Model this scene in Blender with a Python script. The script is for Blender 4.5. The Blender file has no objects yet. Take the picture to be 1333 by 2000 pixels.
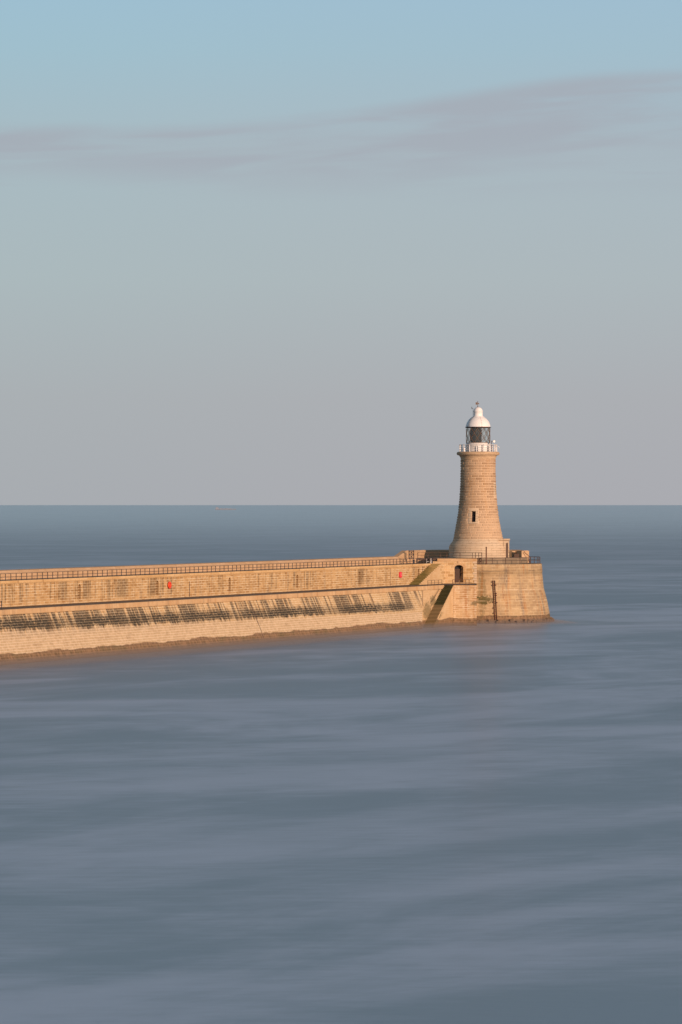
import bpy, math, random
from mathutils import Vector
random.seed(7)
R_ = math.radians
C = bpy.context.scene.collection
F, CX, HZ, CAMH = 7500.0, 666.5, 986.0, 18.3

# ---------------------------------------------------------------- frames
TH = math.atan(0.3967)
DU = (math.sin(TH), math.cos(TH))       # along the pier, seaward
DN = (math.cos(TH), -math.sin(TH))      # across the pier, towards the harbour
OX, OY = 15.80, 597.0
def W(u, v, z): return (OX + u*DU[0] + v*DN[0], OY + u*DU[1] + v*DN[1], z)
TX, TY = 21.57, 604.0                   # lighthouse axis
def X_at(px, Y): return (px - CX) * Y / F
def u_at(px, v):                        # place along a pier line of offset v
    a = -(221.05 - v/0.9295)
    Y = a * F / (px - 3642.0)
    return (Y + 0.3688*v - OY) / 0.9295

# ---------------------------------------------------------------- mesh builder
class MB:
    def __init__(s): s.v=[]; s.f=[]; s.uv=[]; s.m=[]; s.sm=[]
    def face(s, pts, uvs=None, mi=0, smooth=False):
        i=len(s.v); s.v += [tuple(p) for p in pts]; s.f.append(tuple(range(i, i+len(pts))))
        if uvs is None:
            a=Vector(pts[0]); b=Vector(pts[1]); c=Vector(pts[2])
            n=(b-a).cross(c-a)
            if n.length < 1e-12: n=Vector((0,0,1))
            n.normalize()
            if abs(n.z) > .8: uvs=[(p[0],p[1]) for p in pts]
            else:
                t=Vector((-n.y,n.x,0)).normalized()
                uvs=[(Vector(p).dot(t), p[2]) for p in pts]
        s.uv.append(uvs); s.m.append(mi); s.sm.append(smooth)
    def hexa(s, b, t, mi=0, bottom=True):   # bottom loop, top loop (same count)
        n=len(b)
        for i in range(n):
            j=(i+1)%n; s.face([b[i],b[j],t[j],t[i]], mi=mi)
        s.face(t, mi=mi)
        if bottom: s.face(list(reversed(b)), mi=mi)
    def box(s, c, d, rz=0, mi=0):
        cx,cy,cz=c; hx,hy,hz=d[0]/2,d[1]/2,d[2]/2; co,si=math.cos(rz),math.sin(rz)
        q=[(cx+x*co-y*si, cy+x*si+y*co) for x,y in ((-hx,-hy),(hx,-hy),(hx,hy),(-hx,hy))]
        s.hexa([(x,y,cz-hz) for x,y in q],[(x,y,cz+hz) for x,y in q],mi)
    def tube(s, pts, r, n=8, mi=0, closed=False, caps=True):
        P=[Vector(p) for p in pts]; rings=[]
        for i,p in enumerate(P):
            if closed: t=P[(i+1)%len(P)]-P[i-1]
            else: t=P[min(i+1,len(P)-1)]-P[max(i-1,0)]
            t.normalize(); a=Vector((0,0,1)) if abs(t.z)<.9 else Vector((1,0,0))
            x=t.cross(a).normalized(); y=t.cross(x)
            rr=r[i] if isinstance(r,(list,tuple)) else r
            rings.append([p+(x*math.cos(2*math.pi*k/n)+y*math.sin(2*math.pi*k/n))*rr for k in range(n)])
        m=len(rings)
        for i in range(m if closed else m-1):
            A=rings[i]; B=rings[(i+1)%m]
            for k in range(n):
                l=(k+1)%n; s.face([A[k],B[k],B[l],A[l]],mi=mi,smooth=True)
        if caps and not closed:
            s.face(list(reversed(rings[0])),mi=mi); s.face(rings[-1],mi=mi)
    def lathe(s, prof, cx, cy, a0=0, a1=2*math.pi, n=72, mi=0, smooth=True, ur=None):
        for i in range(n):
            t0=a0+(a1-a0)*i/n; t1=a0+(a1-a0)*(i+1)/n
            L=0
            for (r0,z0),(r1,z1) in zip(prof,prof[1:]):
                dl=math.hypot(r1-r0,z1-z0); rm=ur or max(r0,r1,.01)
                P=[(cx+r0*math.cos(t0),cy+r0*math.sin(t0),z0),(cx+r0*math.cos(t1),cy+r0*math.sin(t1),z0),
                   (cx+r1*math.cos(t1),cy+r1*math.sin(t1),z1),(cx+r1*math.cos(t0),cy+r1*math.sin(t0),z1)]
                U=[(t0*rm,z0),(t1*rm,z0),(t1*rm,z1),(t0*rm,z1)]
                if abs(z1-z0)<.02: U=[(x,y) for x,y,_ in P]
                if r0<1e-5: P=P[1:]; U=U[1:]
                elif r1<1e-5: P=P[:3]; U=U[:3]
                s.face(P,U,mi,smooth); L+=dl
    def build(s, name, mats, parent=None, merge=True):
        me=bpy.data.meshes.new(name); me.from_pydata(s.v,[],s.f)
        if not isinstance(mats,(list,tuple)): mats=[mats]
        for m in mats: me.materials.append(m)
        ul=me.uv_layers.new(name='UVMap'); k=0
        for fi,uvs in enumerate(s.uv):
            for q in uvs: ul.data[k].uv=q; k+=1
        for p,mi,sm in zip(me.polygons,s.m,s.sm): p.material_index=mi; p.use_smooth=sm
        if merge:
            import bmesh
            bm=bmesh.new(); bm.from_mesh(me); bmesh.ops.remove_doubles(bm,verts=bm.verts,dist=1e-4); bm.to_mesh(me); bm.free()
        me.update()
        o=bpy.data.objects.new(name,me); C.objects.link(o)
        if parent:
            o.parent=parent; o.matrix_parent_inverse=parent.matrix_world.inverted()
        return o
def thing(name,label,cat,loc=(0,0,0),group=None):
    o=bpy.data.objects.new(name,None); C.objects.link(o); o.location=loc; o.empty_display_size=.5
    bpy.context.view_layer.update()
    return tag(o,label,cat,group)
def tag(o,label=None,cat=None,group=None,kind=None):
    if label: o['label']=label
    if cat: o['category']=cat
    if group: o['group']=group
    if kind: o['kind']=kind
    return o

# ---------------------------------------------------------------- materials
class NT:
    def __init__(s,name):
        s.mat=bpy.data.materials.new(name); s.mat.use_nodes=True; s.t=s.mat.node_tree; s.t.nodes.clear()
        s.out=s.n('ShaderNodeOutputMaterial')
    def n(s,ty,**kw):
        o=s.t.nodes.new(ty)
        for k,v in kw.items(): setattr(o,k,v)
        return o
    def l(s,a,b): s.t.links.new(a,b)
    def put(s,inp,v):
        if isinstance(v,bpy.types.NodeSocket): s.l(v,inp)
        elif v is not None:
            if isinstance(v,(tuple,list)) and len(v)==3 and inp.type=='RGBA': v=(*v,1)
            inp.default_value=v
    def math(s,op,a,b=None,c=None,clamp=False):
        o=s.n('ShaderNodeMath',operation=op,use_clamp=clamp); s.put(o.inputs[0],a)
        if b is not None: s.put(o.inputs[1],b)
        if c is not None: s.put(o.inputs[2],c)
        return o.outputs[0]
    def mix(s,f,a,b,mode='MIX'):
        o=s.n('ShaderNodeMix',data_type='RGBA',blend_type=mode); s.put(o.inputs[0],f); s.put(o.inputs[6],a); s.put(o.inputs[7],b); return o.outputs[2]
    def smooth(s,x,lo,hi,a=0.,b=1.):
        o=s.n('ShaderNodeMapRange',interpolation_type='SMOOTHSTEP'); s.put(o.inputs[0],x)
        s.put(o.inputs[1],lo); s.put(o.inputs[2],hi); s.put(o.inputs[3],a); s.put(o.inputs[4],b); return o.outputs[0]
    def map(s,vec,sc=(1,1,1),loc=(0,0,0)):
        o=s.n('ShaderNodeMapping'); s.l(vec,o.inputs[0]); o.inputs['Scale'].default_value=sc; o.inputs['Location'].default_value=loc; return o.outputs[0]
    def noise(s,vec,scale=1,detail=4,rough=.55,dist=0):
        o=s.n('ShaderNodeTexNoise'); s.l(vec,o.inputs['Vector']); o.inputs['Scale'].default_value=scale; o.inputs['Detail'].default_value=detail
        o.inputs['Roughness'].default_value=rough; o.inputs['Distortion'].default_value=dist; return o.outputs[0]
    def bump(s,h,st=.4,d=.03):
        o=s.n('ShaderNodeBump'); s.put(o.inputs['Strength'],st); o.inputs['Distance'].default_value=d; s.l(h,o.inputs['Height']); return o.outputs[0]
    def bsdf(s,col,rough=.9,metal=0,normal=None,spec=.2):
        o=s.n('ShaderNodeBsdfPrincipled'); s.put(o.inputs['Base Color'],col); s.put(o.inputs['Roughness'],rough); o.inputs['Metallic'].default_value=metal
        o.inputs['Specular IOR Level'].default_value=spec
        if normal is not None: s.l(normal,o.inputs['Normal'])
        s.l(o.outputs[0],s.out.inputs[0]); return o

def stone(name,c1,c2,mortar,bw=1.0,bh=.4,ms=.035,offs=.5,vary=.5,streak=None,tide=False,band=None,algae=None,rust=0.,grey=0.,seed=0,mort_show=.5,white=0.,speck=0.,lines=()):
    """coursed masonry; UV is metres along / up the face.
    streak=(strength, z_top, z_low, cover)  band=drifting dark weed band   algae=list of (u,z,ru,rz,strength)"""
    t=NT(name); uv=t.n('ShaderNodeUVMap').outputs[0]; geo=t.n('ShaderNodeNewGeometry').outputs['Position']
    sx=t.n('ShaderNodeSeparateXYZ'); t.l(uv,sx.inputs[0]); U,V=sx.outputs[0],sx.outputs[1]
    sz=t.n('ShaderNodeSeparateXYZ'); t.l(geo,sz.inputs[0]); Z=sz.outputs[2]
    wob=t.noise(t.map(uv,(.7,.7,1),(seed,3,0)),1,2)
    br=t.n('ShaderNodeTexBrick'); br.offset=offs
    cv=t.n('ShaderNodeCombineXYZ'); t.l(t.math('ADD',U,t.math('MULTIPLY',wob,.25)),cv.inputs[0]); t.l(t.math('ADD',V,t.math('MULTIPLY',wob,.05)),cv.inputs[1])
    t.l(cv.outputs[0],br.inputs['Vector'])
    br.inputs['Color1'].default_value=(0,0,0,1); br.inputs['Color2'].default_value=(1,1,1,1); br.inputs['Mortar'].default_value=(.5,.5,.5,1)
    br.inputs['Scale'].default_value=1; br.inputs['Mortar Size'].default_value=ms; br.inputs['Mortar Smooth'].default_value=.2
    br.inputs['Brick Width'].default_value=bw; br.inputs['Row Height'].default_value=bh
    blk=br.outputs['Color']; mor=br.outputs['Fac']
    big=t.noise(t.map(uv,(.16,.35,1),(seed*3.1,0,0)),1,4,.6)
    mid=t.noise(t.map(uv,(1.3,1.3,1),(seed,7,0)),1,6,.65)
    vert=t.noise(t.map(uv,(1.1,.12,1),(seed*1.7,1,0)),1,5,.6)
    k=t.math('ADD',t.math('MULTIPLY',blk,vary),t.math('ADD',t.math('MULTIPLY',big,.9),t.math('MULTIPLY',mid,.6)))
    k=t.smooth(k,.66,1.34)
    col=t.mix(k,c1,c2)
    if rust:
        col=t.mix(t.math('MULTIPLY',t.smooth(vert,.52,.72),rust),col,(.40,.17,.05))
    if grey:
        g2=t.noise(t.map(uv,(.9,.1,1),(seed+40,1,0)),1,5,.65)
        col=t.mix(t.math('MULTIPLY',t.smooth(g2,.50,.72),grey),col,(.17,.14,.11))
    col=t.mix(t.math('MULTIPLY',t.smooth(t.noise(t.map(uv,(5,5,1),(seed,0,0)),1,3,.6),.55,.8),.35),col,t.mix(.55,c1,(.05,.04,.03)))
    mshow=t.math('MULTIPLY',mor,t.smooth(t.noise(t.map(uv,(.8,.8,1),(9,seed,0)),1,3,.6),.38,.62,mort_show*.3,mort_show))
    col=t.mix(mshow,col,mortar)
    if white:
        w2=t.noise(t.map(uv,(2.6,.28,1),(seed+9,4,0)),1,4,.6)
        col=t.mix(t.math('MULTIPLY',t.smooth(w2,.63,.74),white),col,(.62,.55,.45))
    if streak:
        st,ztop,zlow,cover=streak
        s1=t.noise(t.map(uv,(1.15,.045,1),(seed+2,0,0)),1,3,.7)
        s2=t.noise(t.map(uv,(4.6,.16,1),(seed+5,2,0)),1,3,.6)
        s3=t.noise(t.map(uv,(.13,.02,1),(seed+11,0,0)),1,3,.5)
        s=t.math('ADD',t.math('MULTIPLY',s1,.6),t.math('ADD',t.math('MULTIPLY',s2,.35),t.math('MULTIPLY',s3,.55)))
        s=t.math('SUBTRACT',s,.10)
        fad=t.smooth(V,zlow,zlow+.8)
        s=t.math('ADD',s,t.smooth(U,-40.,-125.,0.,.038))
        m=t.math('MULTIPLY',t.smooth(s,cover,cover+.075),fad)
        fine=t.smooth(t.noise(t.map(uv,(3,3,1),(seed,0,0)),1,4,.7),.3,.55,.55,1.)
        m=t.math('MULTIPLY',t.math('MULTIPLY',m,fine),st)
        m=t.math('MULTIPLY',m,t.math('SUBTRACT',1.,t.math('MULTIPLY',mor,.40)))
        col=t.mix(m,col,(.062,.05,.038))
    if band:
        z0,slope,st=band                        # centre height drifts along the pier
        zc=t.math('ADD',z0,t.math('MULTIPLY',U,slope))
        d=t.math('SUBTRACT',V,zc)
        ed=t.noise(t.map(uv,(.9,.35,1),(seed+3,0,0)),1,5,.7)
        ed2=t.noise(t.map(uv,(.12,.05,1),(seed+13,0,0)),1,2,.6)
        d=t.math('ADD',d,t.math('MULTIPLY',t.math('SUBTRACT',ed,.5),1.7))
        up=t.smooth(d,.15,1.0,1.,0.); lo=t.smooth(d,-.75,-.35)
        fine=t.smooth(t.noise(t.map(uv,(1.7,2.6,1),(seed+8,0,0)),1,5,.75),.32,.52,.2,1.)
        m=t.math('MULTIPLY',t.math('MULTIPLY',up,lo),t.math('MULTIPLY',fine,t.smooth(ed2,.34,.52,.5,1.)))
        m=t.math('MULTIPLY',m,t.math('SUBTRACT',st,t.math('MULTIPLY',mor,.5)))
        m=t.math('MULTIPLY',m,t.smooth(U,-27.,-37.))
        col=t.mix(m,col,(.05,.043,.032))
        # clean barnacled belt below it
        belt=t.smooth(d,-1.0,-.6,1.,0.)
        col=t.mix(t.math('MULTIPLY',belt,.72),col,t.mix(t.smooth(mid,.35,.7),(.46,.33,.20),(.62,.46,.30)))
        col=t.mix(t.math('MULTIPLY',t.math('MULTIPLY',belt,mor),.55),col,(.74,.60,.42))
        dk=t.smooth(t.noise(t.map(uv,(.5,1.6,1),(seed+31,0,0)),1,6,.7),.50,.68)
        col=t.mix(t.math('MULTIPLY',t.math('MULTIPLY',belt,dk),.35),col,(.30,.20,.11))
        sp=t.smooth(t.noise(t.map(uv,(4.5,4.5,1),(1,seed,0)),1,2,.5),.66,.72,0.,.5)
        col=t.mix(t.math('MULTIPLY',sp,belt),col,(.16,.11,.06))
    if algae:
        for (au,av,ru,rv,stg) in algae:
            dx=t.math('DIVIDE',t.math('SUBTRACT',U,au),ru); dy=t.math('DIVIDE',t.math('SUBTRACT',V,av),rv)
            rr=t.math('ADD',t.math('MULTIPLY',dx,dx),t.math('MULTIPLY',dy,dy))
            nn=t.noise(t.map(uv,(2.6,2.2,1),(seed,5,0)),1,5,.7)
            m=t.math('MULTIPLY',t.smooth(t.math('ADD',rr,t.math('MULTIPLY',t.math('SUBTRACT',nn,.5),4.)),.4,1.0,1.,0.),stg)
            col=t.mix(m,col,t.mix(nn,(.05,.05,.018),(.10,.085,.03)))
    for (lz,lw,ls,lc) in lines:
        nn=t.noise(t.map(uv,(.5,.2,1),(lz*7,0,0)),1,3,.6)
        m=t.math('MULTIPLY',t.smooth(t.math('ABSOLUTE',t.math('SUBTRACT',V,lz)),lw*.4,lw,1.,0.),t.smooth(nn,.40,.56,0.,ls))
        col=t.mix(m,col,lc)
    rough=.9
    if speck:
        col=t.mix(t.math('MULTIPLY',t.smooth(t.noise(t.map(uv,(3,3,1),(4,seed,0)),1,3,.8),.6,.68),speck),col,(.08,.06,.04))
    if tide:
        te=t.noise(t.map(uv,(.16,.16,1),(seed+21,0,0)),1,5,.62)
        d=t.math('SUBTRACT',Z,t.math('ADD',.55,t.math('MULTIPLY',te,1.3)))
        wet=t.smooth(d,-.06,.06,1.,0.)
        tn=t.noise(t.map(uv,(2.2,1.0,1),(seed+1,0,0)),1,5,.7)
        wc=t.mix(t.smooth(tn,.40,.62),(.25,.15,.085),(.105,.066,.038))
        wc=t.mix(t.math('MULTIPLY',t.smooth(t.noise(t.map(uv,(.35,.5,1),(seed+6,2,0)),1,4,.6),.5,.62),.5),wc,(.085,.075,.035))
        wc=t.mix(t.math('MULTIPLY',mor,.35),wc,(.34,.22,.12))
        wc=t.mix(t.smooth(Z,.75,0.,0.,.75),wc,(.125,.085,.06))
        col=t.mix(t.math('MULTIPLY',wet,.92),col,wc)
    hb=t.math('ADD',t.math('MULTIPLY',mor,-.9),t.math('MULTIPLY',mid,.8))
    t.bsdf(col,.9,normal=t.bump(hb,.55,.035),spec=.15)
    return t.mat

def plain(name,col,rough=.6,metal=0,var=.25,scale=3,dark=None,spec=.3):
    t=NT(name); co=t.n('ShaderNodeTexCoord').outputs['Object']
    n=t.noise(t.map(co,(scale,scale,scale*.4)),1,5,.65)
    d=dark or tuple(c*.55 for c in col)
    t.bsdf(t.mix(t.smooth(n,.5,.75,0.,var*2 if var<.5 else 1.),col,d),rough,metal,spec=spec); return t.mat

c_tan=(.50,.30,.135); c_lt=(.60,.41,.215); c_mort=(.74,.60,.40)
M={}
M['upper']=stone('sandstone_upper_wall',(.39,.225,.09),(.57,.37,.175),c_mort,1.2,.33,.055,vary=.6,rust=.5,grey=.45,white=.45,streak=(.60,9.,6.2,.685),seed=2,mort_show=.75)
M['lower']=stone('sandstone_battered_wall',(.50,.32,.15),(.62,.44,.24),(.74,.60,.40),1.5,.30,.045,vary=.45,rust=.3,white=.5,streak=(.92,6,2.6,.632),tide=True,band=(3.05,-.0085,1.15),seed=5,mort_show=.9)
M['coping']=stone('sandstone_coping',(.56,.35,.155),(.66,.45,.23),(.36,.22,.10),2.4,.9,.03,vary=.5,rust=.3,seed=8,mort_show=.5)
M['coping2']=stone('sandstone_walkway_edge',(.52,.33,.17),(.64,.44,.245),(.40,.26,.14),2.0,1.4,.03,vary=.3,rust=.45,grey=.3,seed=11,mort_show=.4)
M['parapet']=stone('sandstone_parapet',(.50,.325,.18),(.60,.41,.25),(.46,.30,.16),1.5,.5,.03,vary=.4,rust=.15,grey=.15,seed=14,mort_show=.5)
M['deck']=stone('worn_paving',(.24,.18,.12),(.32,.24,.16),(.16,.12,.09),1.5,1.1,.04,vary=.5,grey=.4,seed=16)
M['walk']=stone('dark_walkway_paving',(.15,.115,.085),(.24,.18,.13),(.08,.06,.05),1.6,1.0,.04,vary=.5,grey=.5,seed=17)
M['head']=stone('sandstone_round_head',(.36,.245,.135),(.53,.375,.205),(.68,.53,.34),1.3,.42,.04,vary=.35,rust=.8,grey=.85,white=.4,tide=True,seed=21,mort_show=.6,lines=[(8.05,.07,.8,(.14,.10,.07)),(5.15,.07,.7,(.72,.58,.40)),(3.45,.06,.6,(.70,.55,.36)),(2.25,.06,.5,(.70,.55,.36))],
    algae=[(50.0,3.6,1.6,.7,.8),(49.7,4.5,.75,4.,.4)])
M['block']=stone('sandstone_landing_wall',(.44,.255,.115),(.60,.41,.225),(.76,.62,.44),1.2,.33,.055,vary=.6,rust=.85,grey=.35,tide=True,seed=25,mort_show=.75,white=.2,algae=[(20.6,3.4,1.3,.45,.6)])
M['door_wall']=stone('dressed_sandstone',(.42,.25,.105),(.62,.43,.225),(.74,.58,.38),.95,.45,.05,vary=.9,rust=.6,grey=.25,seed=28,speck=.5,mort_show=.7)
M['plinth']=stone('pale_smooth_ashlar',(.56,.42,.28),(.66,.52,.36),(.24,.16,.10),1.7,.385,.028,vary=.25,rust=.08,seed=31,mort_show=1.,grey=.12)
M['collar']=stone('weathered_gallery_stone',(.42,.28,.165),(.58,.41,.25),(.25,.17,.11),1.3,.8,.03,vary=.6,grey=.45,seed=34)
M['stair_stone']=stone('staircase_sandstone',(.56,.37,.19),(.64,.46,.27),(.70,.54,.34),.9,.32,.03,vary=.3,tide=True,rust=.25,seed=37,algae=[(-21.5,2.4,2.2,1.5,.6),(-19.2,3.9,1.5,.9,.6)])
M['white']=plain('white_paint',(.80,.77,.74),.45,var=.12,scale=5,dark=(.52,.38,.28))
M['iron']=plain('dark_grey_iron',(.045,.045,.055),.55,.2,var=.3,scale=2,dark=(.09,.055,.035))
M['rust']=plain('rusty_iron',(.13,.055,.035),.8,.1,var=.4,scale=6,dark=(.05,.03,.025))
M['rust2']=plain('weathered_iron',(.12,.075,.055),.75,.1,var=.4,scale=4,dark=(.05,.04,.04))
M['orange']=plain('orange_plastic',(.80,.085,.025),.35,var=.08,scale=6)
M['red']=plain('pink_red_plastic',(.72,.045,.07),.35,var=.08,scale=6)
M['door']=plain('brown_door_boards',(.085,.052,.038),.7,var=.4,scale=4)
M['dark']=plain('black_opening',(.012,.013,.018),.6,var=.1)
M['bronze']=plain('brown_bronze',(.17,.10,.06),.6,.1,var=.2,scale=4)
M['moss']=None

def block_mat():
    t=NT('rusticated_sandstone_blocks'); g=t.n('ShaderNodeNewGeometry'); co=t.n('ShaderNodeTexCoord').outputs['Object']
    r=g.outputs['Random Per Island']
    col=t.mix(r,(.34,.215,.125),(.50,.345,.215))
    n=t.noise(t.map(co,(2.5,2.5,2.5)),1,6,.7); col=t.mix(t.math('MULTIPLY',t.smooth(n,.5,.75),.4),col,(.26,.17,.10))
    v=t.noise(t.map(co,(.8,.8,.07),(3,0,0)),1,4,.6); col=t.mix(t.math('MULTIPLY',t.smooth(v,.5,.68),.35),col,(.52,.29,.11))
    z=t.n('ShaderNodeSeparateXYZ'); t.l(g.outputs['Position'],z.inputs[0])
    col=t.mix(t.smooth(z.outputs[2],21.,12.5,0.,.45),col,(.60,.44,.29))
    t.bsdf(col,.9,normal=t.bump(n,.8,.05),spec=.15); return t.mat
M['blocks']=block_mat()
M['mortar']=plain('pale_mortar',(.64,.47,.31),.9,var=.2,scale=2,dark=(.48,.34,.22),spec=.15)

def step_mat(name,green,tan,k):
    t=NT(name); uv=t.n('ShaderNodeUVMap').outputs[0]; g=t.n('ShaderNodeNewGeometry').outputs['Position']
    sx=t.n('ShaderNodeSeparateXYZ'); t.l(uv,sx.inputs[0]); sz=t.n('ShaderNodeSeparateXYZ'); t.l(g,sz.inputs[0])
    n=t.noise(t.map(uv,(1.3,4.5,1)),1,5,.75)
    m=k(t,sx.outputs[0],sz.outputs[2],n)
    t.bsdf(t.mix(m,tan,t.mix(t.smooth(n,.35,.7),green,tuple(c*1.9 for c in green))),.9,normal=t.bump(n,.5,.03)); return t.mat
# U on stairs = across (0 inner .. 1 outer)
M['step_up']=step_mat('mossy_stair_risers',(.07,.066,.016),(.58,.40,.17),
    lambda t,U,Z,n:t.math('MULTIPLY',t.smooth(t.math('ADD',t.math('MULTIPLY',U,-.5),t.math('ADD',t.math('MULTIPLY',n,1.2),t.math('MULTIPLY',t.math('SUBTRACT',9.2,Z),.32))),.42,.90),.92))
M['step_lo']=step_mat('weedy_risers_painted_shade',(.026,.028,.011),(.24,.165,.085),
    lambda t,U,Z,n:t.math('MULTIPLY',t.smooth(Z,3.2,3.35,.55,1.),t.smooth(t.math('ADD',t.math('MULTIPLY',U,1.6),t.math('ADD',n,t.math('MULTIPLY',t.math('SUBTRACT',Z,6.2),1.2))),1.85,2.15,1.,.0)))  # weed plus shade painted into the upper steps; sunlit outer corner left clear
M['nose_lo']=step_mat('worn_edges_painted_shade',(.06,.055,.025),(.42,.29,.15),lambda t,U,Z,n:t.smooth(Z,3.0,3.4,.15,.97))  # upper edges carry the same weed and painted shade
M['nose_up']=step_mat('worn_stair_edges_upper',(.15,.13,.04),(.50,.34,.15),lambda t,U,Z,n:t.smooth(n,.35,.6,.1,.8))

def glass_mat():
    t=NT('lantern_glass'); tr=t.n('ShaderNodeBsdfTransparent'); tr.inputs[0].default_value=(.95,.97,.95,1)
    gl=t.n('ShaderNodeBsdfGlossy'); gl.inputs['Roughness'].default_value=.08
    df=t.n('ShaderNodeBsdfDiffuse'); df.inputs[0].default_value=(.50,.56,.50,1)
    m1=t.n('ShaderNodeMixShader'); m1.inputs[0].default_value=.06; t.l(tr.outputs[0],m1.inputs[1]); t.l(df.outputs[0],m1.inputs[2])
    m2=t.n('ShaderNodeMixShader'); m2.inputs[0].default_value=.06
    t.l(m1.outputs[0],m2.inputs[1]); t.l(gl.outputs[0],m2.inputs[2]); t.l(m2.outputs[0],t.out.inputs[0]); return t.mat
M['glass']=glass_mat()

def water_mat():
    t=NT('calm_sea'); g=t.n('ShaderNodeNewGeometry').outputs['Position']
    sz=t.n('ShaderNodeSeparateXYZ'); t.l(g,sz.inputs[0]); Y=sz.outputs[1]
    X=sz.outputs[0]
    al=t.math('ADD',t.math('MULTIPLY',X,.6),t.math('MULTIPLY',Y,.8)); ac=t.math('SUBTRACT',t.math('MULTIPLY',X,.8),t.math('MULTIPLY',Y,.6))
    cb=t.n('ShaderNodeCombineXYZ'); t.l(ac,cb.inputs[0]); t.l(al,cb.inputs[1]); rp=cb.outputs[0]
    a=t.noise(t.map(rp,(.032,.017,1),(4.3,1.7,0)),1,6,.58,.9)       # drifting foam, large
    a2=t.noise(t.map(rp,(.13,.060,1),(1.3,6.7,0)),1,6,.60,.6)       # smaller swells
    b=t.noise(t.map(rp,(.006,.006,1),(9.1,3.3,0)),1,2,.5,.3)
    c=t.noise(t.map(g,(.22,1.1,1),(2,5,0)),1,5,.6,.3)
    f=t.math('ADD',t.math('MULTIPLY',a,.54),t.math('ADD',t.math('MULTIPLY',b,.20),t.math('ADD',t.math('MULTIPLY',a2,.20),t.math('MULTIPLY',c,.12))))
    f=t.smooth(f,.455,.64)
    far=t.smooth(Y,650.,1600.,1.,.45)
    col=t.mix(t.math('MULTIPLY',f,far),(.103,.154,.204),(.33,.385,.485))
    df=t.n('ShaderNodeBsdfDiffuse'); t.l(col,df.inputs[0])
    gr=t.noise(t.map(g,(.5,1.6,1)),1,6,.7)
    nb=t.bump(gr,.30,.25); t.l(nb,df.inputs['Normal'])
    gl=t.n('ShaderNodeBsdfGlossy'); gl.inputs['Roughness'].default_value=.36; gl.inputs[0].default_value=(.97,.96,.94,1); t.l(nb,gl.inputs['Normal'])
    g2=t.n('ShaderNodeBsdfGlossy'); g2.inputs['Roughness'].default_value=.21; g2.inputs[0].default_value=(.98,.965,.945,1)
    m2=t.n('ShaderNodeMixShader'); t.l(gl.outputs[0],m2.inputs[1]); t.l(g2.outputs[0],m2.inputs[2])
    lw=t.n('ShaderNodeVectorMath',operation='DOT_PRODUCT'); gg=t.n('ShaderNodeNewGeometry'); t.l(gg.outputs['Incoming'],lw.inputs[0]); t.l(gg.outputs['Normal'],lw.inputs[1])
    t.put(m2.inputs[0],t.smooth(lw.outputs['Value'],0.,.012,.75,.14))
    mx=t.n('ShaderNodeMixShader'); t.put(mx.inputs[0],t.smooth(lw.outputs['Value'],0.,.014,.66,.37)); t.l(df.outputs[0],mx.inputs[1]); t.l(m2.outputs[0],mx.inputs[2])
    t.l(mx.outputs[0],t.out.inputs[0]); return t.mat
M['water']=water_mat()

# ---------------------------------------------------------------- water
b=MB(); xs=[-60000,-8000,-1000,-200,200,1000,8000,60000]; ys=[-2000,0,200,450,700,1500,6000,30000,220000]
for i in range(len(xs)-1):
    for j in range(len(ys)-1):
        b.face([(xs[i],ys[j],0),(xs[i+1],ys[j],0),(xs[i+1],ys[j+1],0),(xs[i],ys[j+1],0)])
tag(b.build('water',M['water']),kind='structure')

# ---------------------------------------------------------------- wall with arched recesses
def arched_wall(mb, P, s0, s1, z0, z1, holes, uvf=lambda s,z:(s,z), seg=10, step=6.):
    """P(s,depth,z) -> point.  holes=(centre,width,zb,zt,rise,depth)"""
    def q(a,b_,c,d):
        if b_-a<1e-6 or d-c<1e-6: return
        n=max(1,int((b_-a)/step))
        for i in range(n):
            x0=a+(b_-a)*i/n; x1=a+(b_-a)*(i+1)/n
            mb.face([P(x0,0,c),P(x1,0,c),P(x1,0,d),P(x0,0,d)],[uvf(x0,c),uvf(x1,c),uvf(x1,d),uvf(x0,d)])
    s=s0
    for (c,w,zb,zt,rise,dep) in sorted(holes):
        l,r=c-w/2,c+w/2; q(s,l,z0,z1); q(l,r,z0,zb)
        arc=[(c-w/2*math.cos(math.pi*k/seg), zt-rise+rise*math.sin(math.pi*k/seg)) for k in range(seg+1)]
        for (xa,za),(xb,zb2) in zip(arc,arc[1:]):
            mb.face([P(xa,0,za),P(xb,0,zb2),P(xb,0,z1),P(xa,0,z1)],[uvf(xa,za),uvf(xb,zb2),uvf(xb,z1),uvf(xa,z1)])
            mb.face([P(xa,0,za),P(xa,dep,za),P(xb,dep,zb2),P(xb,0,zb2)])
        mb.face([P(l,0,zb),P(l,dep,zb),P(l,dep,zt-rise),P(l,0,zt-rise)]); mb.face([P(r,0,zb),P(r,0,zt-rise),P(r,dep,zt-rise),P(r,dep,zb)])
        mb.face([P(l,0,zb),P(r,0,zb),P(r,dep,zb),P(l,dep,zb)])
        mb.face([P(l,dep,zb),P(r,dep,zb)]+[P(x,dep,z) for x,z in reversed(arc)],[uvf(l,zb),uvf(r,zb)]+[uvf(x,z) for x,z in reversed(arc)])
        s=r
    q(s,s1,z0,z1)

UL=-262.0; ZW=6.15; ZC=9.26
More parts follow.
